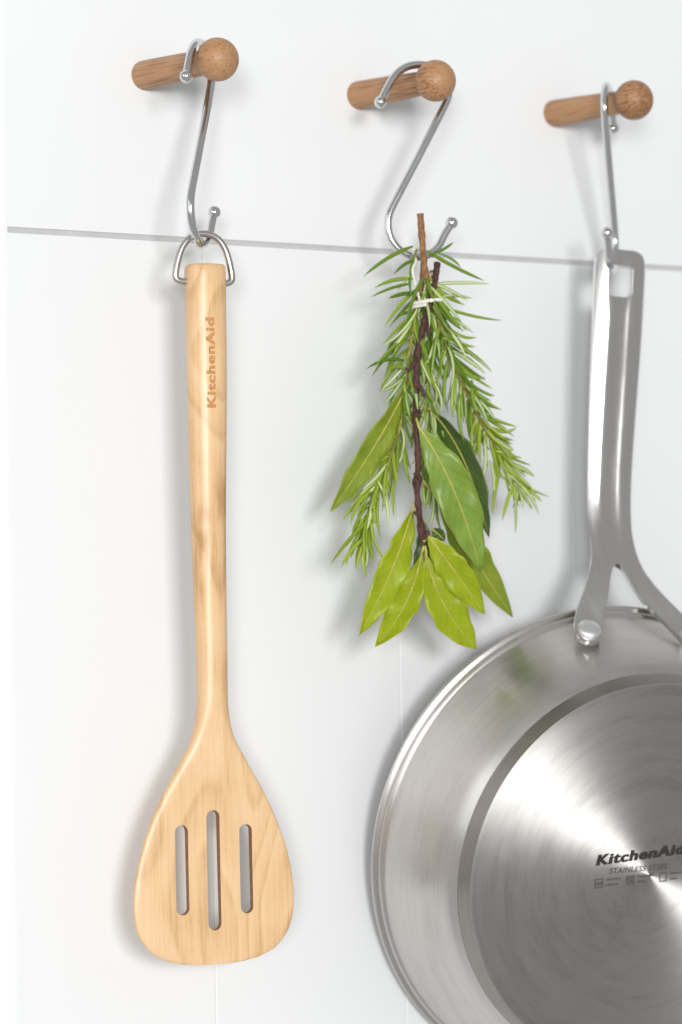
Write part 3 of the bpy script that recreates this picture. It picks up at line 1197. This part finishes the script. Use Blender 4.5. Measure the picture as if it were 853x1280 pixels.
def set_needles(root, rows, fn, yb, young=0, spread=0.006):
    for bx, by, tx, ty in rows:
        p = at(*fn(bx, by), yb)
        q = at(*fn(tx, ty), yb - random.uniform(-spread * 0.4, spread))
        needle(root, p, q, young, var=random.choice((0, 0, 1, 3)), flip=random.random() < 0.28)


# right sprig: the bare woody end stands up in front of the hook
rosA, pathA = sprig('rosemary sprig arching right, its bare brown end standing above the hook',
                    [(525.5, 267, -0.0565), (528, 300, -0.0565), (532, 341, -0.0560), (541, 373, -0.0545), (555, 419, -0.052), (571, 461, -0.050),
                     (586, 496, -0.049), (606, 535, -0.048), (625, 566, -0.047), (640, 588, -0.047), (646, 602, -0.047)], 0.0019, 0.0007, 0.24)
set_needles(rosA, [(380, 180, 585, 287), (400, 195, 475, 150), (420, 190, 500, 238), (395, 300, 605, 298), (430, 345, 543, 350), (390, 300, 500, 362),
                   (440, 380, 648, 428), (440, 410, 520, 465), (465, 458, 557, 488), (475, 488, 553, 522), (440, 490, 613, 612), (510, 600, 587, 630),
                   (525, 670, 628, 743), (555, 740, 700, 805), (395, 400, 402, 500), (425, 440, 396, 645), (440, 410, 477, 505), (455, 520, 463, 675),
                   (480, 620, 473, 775), (500, 690, 512, 860), (345, 175, 326, 345), (440, 460, 470, 560), (540, 640, 560, 760), (520, 660, 600, 800)],
            r4, -0.054)
set_needles(rosA, [(650, 160, 818, 260), (665, 175, 778, 320), (690, 200, 695, 390), (640, 165, 612, 325), (605, 130, 615, 265), (560, 60, 560, 168),
                   (620, 95, 690, 88), (600, 25, 688, 58), (540, 10, 545, 150), (690, 215, 648, 345), (610, 10, 700, 12), (585, 60, 575, 205),
                   (625, 120, 660, 200), (675, 190, 755, 280), (690, 200, 720, 300)], r5, -0.048, 1)
fill(rosA, pathA, 112, 0.20, 0.99, 0.027, 0.017, 44, 20, 0.62)

rosB, pathB = sprig('rosemary sprig drooping left behind the bay leaves',
                    [(531, 322, -0.050), (526, 360, -0.051), (517, 410, -0.051), (510, 455, -0.050), (505, 500, -0.048), (499, 540, -0.047), (484, 583, -0.047),
                     (468, 612, -0.046), (460, 646, -0.046), (456, 676, -0.046)], 0.0015, 0.0006, 0.2)
set_needles(rosB, [(330, 165, 155, 272), (335, 215, 262, 265), (330, 280, 195, 312), (322, 298, 182, 345), (340, 330, 245, 350), (350, 380, 215, 525),
                   (340, 400, 240, 545), (330, 470, 198, 590), (300, 570, 165, 600), (310, 600, 240, 615), (300, 630, 218, 680), (335, 400, 285, 414),
                   (325, 250, 275, 320), (320, 500, 262, 560)], r4, -0.054)
set_needles(rosB, [(180, 240, 110, 358), (190, 330, 38, 500), (165, 400, 75, 512), (160, 415, 130, 520), (160, 425, 165, 548), (185, 350, 235, 490),
                   (205, 200, 240, 362), (240, 150, 232, 300), (265, 180, 262, 330), (292, 60, 322, 215), (295, 100, 255, 160), (300, 50, 285, 150),
                   (195, 220, 150, 260), (210, 260, 215, 400), (170, 330, 160, 470), (185, 300, 205, 360)], r5, -0.050, 1)
fill(rosB, pathB, 96, 0.10, 0.99, 0.026, 0.017, 42, 20, 0.6)

rosC, pathC = sprig('short rosemary sprig in the middle, mostly hidden behind the bay stem',
                    [(540, 338, -0.047), (538, 372, -0.046), (536, 420, -0.045), (535, 470, -0.044), (536, 520, -0.044), (540, 565, -0.045),
                     (544, 605, -0.046)], 0.0014, 0.0006, 0.2)
set_needles(rosC, [(375, 520, 385, 590), (385, 640, 410, 720), (370, 480, 340, 520), (380, 560, 372, 660), (400, 640, 430, 760), (300, 640, 330, 800),
                   (390, 700, 380, 800)], r4, -0.051)
set_needles(rosC, [(400, 240, 390, 365), (410, 250, 432, 385), (405, 260, 415, 345), (370, 200, 375, 290)], r5, -0.048)
fill(rosC, pathC, 84, 0.08, 0.98, 0.026, 0.020, 38, 20, 2.0)

# bay branch: stem, leaves each with its own midrib
BAYPTS = [(547, 329, -0.0525), (544, 350, -0.055), (538, 378, -0.0565), (531, 403, -0.058), (523.5, 433, -0.0585), (521, 461, -0.058), (520, 496, -0.058), (519.6, 531, -0.058),
          (523, 572, -0.058), (521.5, 611, -0.0575), (525, 646, -0.057), (530, 682, -0.0565)]
bay_path = catmull([at(*p) for p in BAYPTS], 10)
bay = empty('bay_branch', loc=bay_path[0])
tag(bay, 'bay laurel branch with dark stem and yellow-green leaves at its lower end', 'herb')
bpy.context.view_layer.update()
B0 = bay_path[0].copy()


def stem_rad(t):
    r = 0.00165 - 0.0003 * t
    for c, a, s in ((0.27, 0.5, 0.010), (0.40, 0.75, 0.013), (0.50, 0.45, 0.010), (0.62, 0.4, 0.008), (0.72, 0.4, 0.010), (0.80, 0.9, 0.014), (0.87, 0.4, 0.009), (0.95, 0.7, 0.02)):
        r += 0.0013 * a * math.exp(-((t - c) / s) ** 2)
    return r * (1 + 0.07 * math.sin(t * 170))


tube('stem', [p - B0 for p in bay_path], stem_rad, M_BARK, bay, 12)
for (p0, p1) in (((532, 404), (536, 422)), ((521, 448), (511, 464)), ((520, 480), (531, 497)), ((523, 515), (516, 524)), ((525, 600), (518, 592)), ((526, 655), (518, 640)), ((530, 672), (537, 664))):
    a = at(*p0, -0.0588)
    b = at(*p1, -0.0615)
    m_ = a.lerp(b, 0.5) + Vector((0, -0.001, 0.0008))
    tube('bud', [p - B0 for p in catmull([a, m_, b], 5)], lambda t: 0.00155 * (1 - 0.55 * t), M_BARK, bay, 10)


def bay_leaf(root, origin, base, ctrl, tip, width, mat, face=(0, 0), fold=0.25, wave=0.5, seed=0, attach=None, skew=0.0, droop=0.0, peak=0.5, full=0.8):
    rnd = random.Random(seed)
    P0, P1, P2 = at(*base), at(*ctrl), at(*tip)
    NR, NCc = 34, 8
    V, Fc, UV = [], [], []
    width /= 1000
    ph = [rnd.uniform(0, 6.28) for _ in range(6)]
    cen = []
    for i in range(NR + 1):
        t = i / NR
        c = P0 * (1 - t) ** 2 + P1 * (2 * t * (1 - t)) + P2 * t * t
        tg = ((P1 - P0) * (1 - t) + (P2 - P1) * t).normalized()
        view = (CAM - c).normalized()
        side_ = tg.cross(view).normalized()
        nrm = side_.cross(tg).normalized()
        if nrm.dot(view) < 0:
            nrm = -nrm
        rot = Matrix.Rotation(R(face[0] + (face[1] - face[0]) * t), 3, tg)
        side_, nrm = rot @ side_, rot @ nrm
        c = c - nrm * droop * math.sin(math.pi * t)
        cen.append((c, nrm, tg))
        pw = math.log(0.5) / math.log(peak)
        prof = math.sin(math.pi * min(1, t ** pw)) ** full
        prof = max(prof, 0.02)
        for k in range(NCc + 1):
            q = k / NCc * 2 - 1
            edge = 1 + 0.045 * math.sin(11 * t * 6.28 * 0.5 + ph[0] + (2 if q > 0 else 0)) + 0.022 * math.sin(41 * t + ph[1] + q) + skew * q
            hw = width * 0.5 * prof * edge
            lift = fold * abs(q) ** 1.3 * hw + wave * 0.0017 * (q * q) * math.sin(t * 22 + ph[2] + (1.7 if q > 0 else 0)) * prof
            lift += wave * 0.0009 * math.sin(t * 7 + ph[3]) * q
            V.append(c + side_ * (q * hw) + nrm * lift - origin)
            UV.append((t, (q + 1) / 2))
    W = NCc + 1
    for i in range(NR):
        for k in range(NCc):
            Fc.append((i * W + k, i * W + k + 1, (i + 1) * W + k + 1, (i + 1) * W + k))
    me = from_data('leaf', V, Fc)
    uvl = me.uv_layers.new(name='UVMap')
    for lp in me.loops:
        uvl.data[lp.index].uv = UV[lp.vertex_index]
    lf = link_mesh('leaf', me, mat, root)
    md = lf.modifiers.new('thick', 'SOLIDIFY')
    md.thickness = 0.00035
    md.offset = 0
    path = []
    if attach is not None:
        a = at(*attach)
        path += [a - origin, a.lerp(cen[0][0], 0.6) - origin + Vector((0, -0.0004, 0))]
    path += [c + n * 0.0001 - origin for c, n, t in cen[0::2][:-1]] + [cen[-1][0] - origin]
    n0 = len(path)
    tube('midrib', path, lambda t: 0.00056 * (1 - t) ** 0.8 + 0.00010, M_RIB, lf, 8)
    return lf


O = B0
# farthest first
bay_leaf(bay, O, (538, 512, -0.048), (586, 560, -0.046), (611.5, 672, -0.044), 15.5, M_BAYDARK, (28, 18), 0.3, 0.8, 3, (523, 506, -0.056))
bay_leaf(bay, O, (548, 625, -0.048), (586, 690, -0.047), (641, 771, -0.046), 15.0, M_BAYLIME, (-18, -8), 0.25, 0.6, 4, (528, 600, -0.056))
bay_leaf(bay, O, (510, 480, -0.049), (478, 550, -0.048), (413.5, 639, -0.047), 14.2, M_BAYLIME, (-32, -24), 0.22, 0.5, 5, (520, 462, -0.056), peak=0.55)
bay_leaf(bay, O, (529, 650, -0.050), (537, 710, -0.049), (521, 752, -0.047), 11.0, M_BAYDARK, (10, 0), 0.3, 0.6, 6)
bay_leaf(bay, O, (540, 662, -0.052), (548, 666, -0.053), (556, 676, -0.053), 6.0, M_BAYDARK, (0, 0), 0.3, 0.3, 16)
bay_leaf(bay, O, (516, 634, -0.055), (497, 712, -0.056), (449, 793.5, -0.056), 15.2, M_YOUNG, (-28, -16), 0.25, 0.8, 7, (524, 620, -0.057), peak=0.52)
bay_leaf(bay, O, (528, 690, -0.056), (516, 758, -0.058), (470, 808, -0.059), 14.2, M_YOUNG, (20, 8), 0.28, 0.8, 8, (530, 680, -0.057), peak=0.54)
bay_leaf(bay, O, (533, 694, -0.056), (545, 758, -0.057), (595.5, 811, -0.057), 19.0, M_YOUNG, (-14, -24), 0.18, 0.5, 9, (531, 681, -0.057), peak=0.55)
bay_leaf(bay, O, (535, 669, -0.060), (560, 702, -0.063), (606, 767, -0.062), 15.2, M_YOUNG, (8, -6), 0.16, 0.6, 10, (530, 677, -0.058), peak=0.55)
bay_leaf(bay, O, (523, 533, -0.0615), (572, 600, -0.067), (601, 714, -0.062), 20.5, M_BAY, (-8, -14), 0.12, 0.8, 11, (520, 522, -0.059), peak=0.54)

# twine: two turns round the stems, and a loop over the hook
tw = empty('twine', loc=at(531, 380, -0.052))
tag(tw, 'white twine wound round the herb stems and looped over the hook', 'twine')
bpy.context.view_layer.update()
T0 = tw.location.copy()
wind = []
NW = 150
for k in range(NW + 1):
    a = 2 * math.pi * 1.25 * k / NW + 2.4
    wind.append(Vector((math.cos(a) * 0.0064, math.sin(a) * 0.0086 - 0.001, 0.0009 * math.cos(a + 0.6) + 0.0012 - 0.0022 * k / NW)))


def twisted(path, r, pitch):
    """two strands laid round each other"""
    V, Fc = [], []
    for st in (0, 1):
        run, out = 0.0, []
        for i, p in enumerate(path):
            t = (path[min(i + 1, len(path) - 1)] - path[max(i - 1, 0)]).normalized()
            if i:
                run += (p - path[i - 1]).length
            n = t.cross(Vector((0.31, 0.2, 0.93))).normalized()
            b2 = t.cross(n)
            a = 2 * math.pi * run / pitch + math.pi * st
            out.append(p + (n * math.cos(a) + b2 * math.sin(a)) * r * 0.55)
        v, f = tube_data(out, lambda q: r * 0.66 * (1 + 0.12 * math.sin(q * 211 + st)), 8)
        k = len(V)
        V += v
        Fc += [tuple(x + k for x in q) for q in f]
    return V, Fc


link_mesh('winding', from_data('winding', *twisted(wind, 0.00085, 0.0036)), M_TWINE, tw)
hk = peg_at(1, 0.79)
hb = hk + Vector((0, 0, -0.0852 + ROD + 0.0008))
hl = [at(525, 376, -0.0545), at(516, 340, -0.056), hb + Vector((-0.0072, -0.005, -0.006)), hb + Vector((-0.0050, 0.0005, -0.0002)), hb + Vector((0.0, 0, 0.0010)),
      hb + Vector((0.0035, -0.0015, -0.0001)), hb + Vector((0.006, -0.003, -0.010)), at(538, 345, -0.048), at(534, 376, -0.046)]
link_mesh('loop', from_data('loop', *twisted([p - T0 for p in catmull(hl, 16)], 0.0006, 0.0034)), M_TWINE, tw)
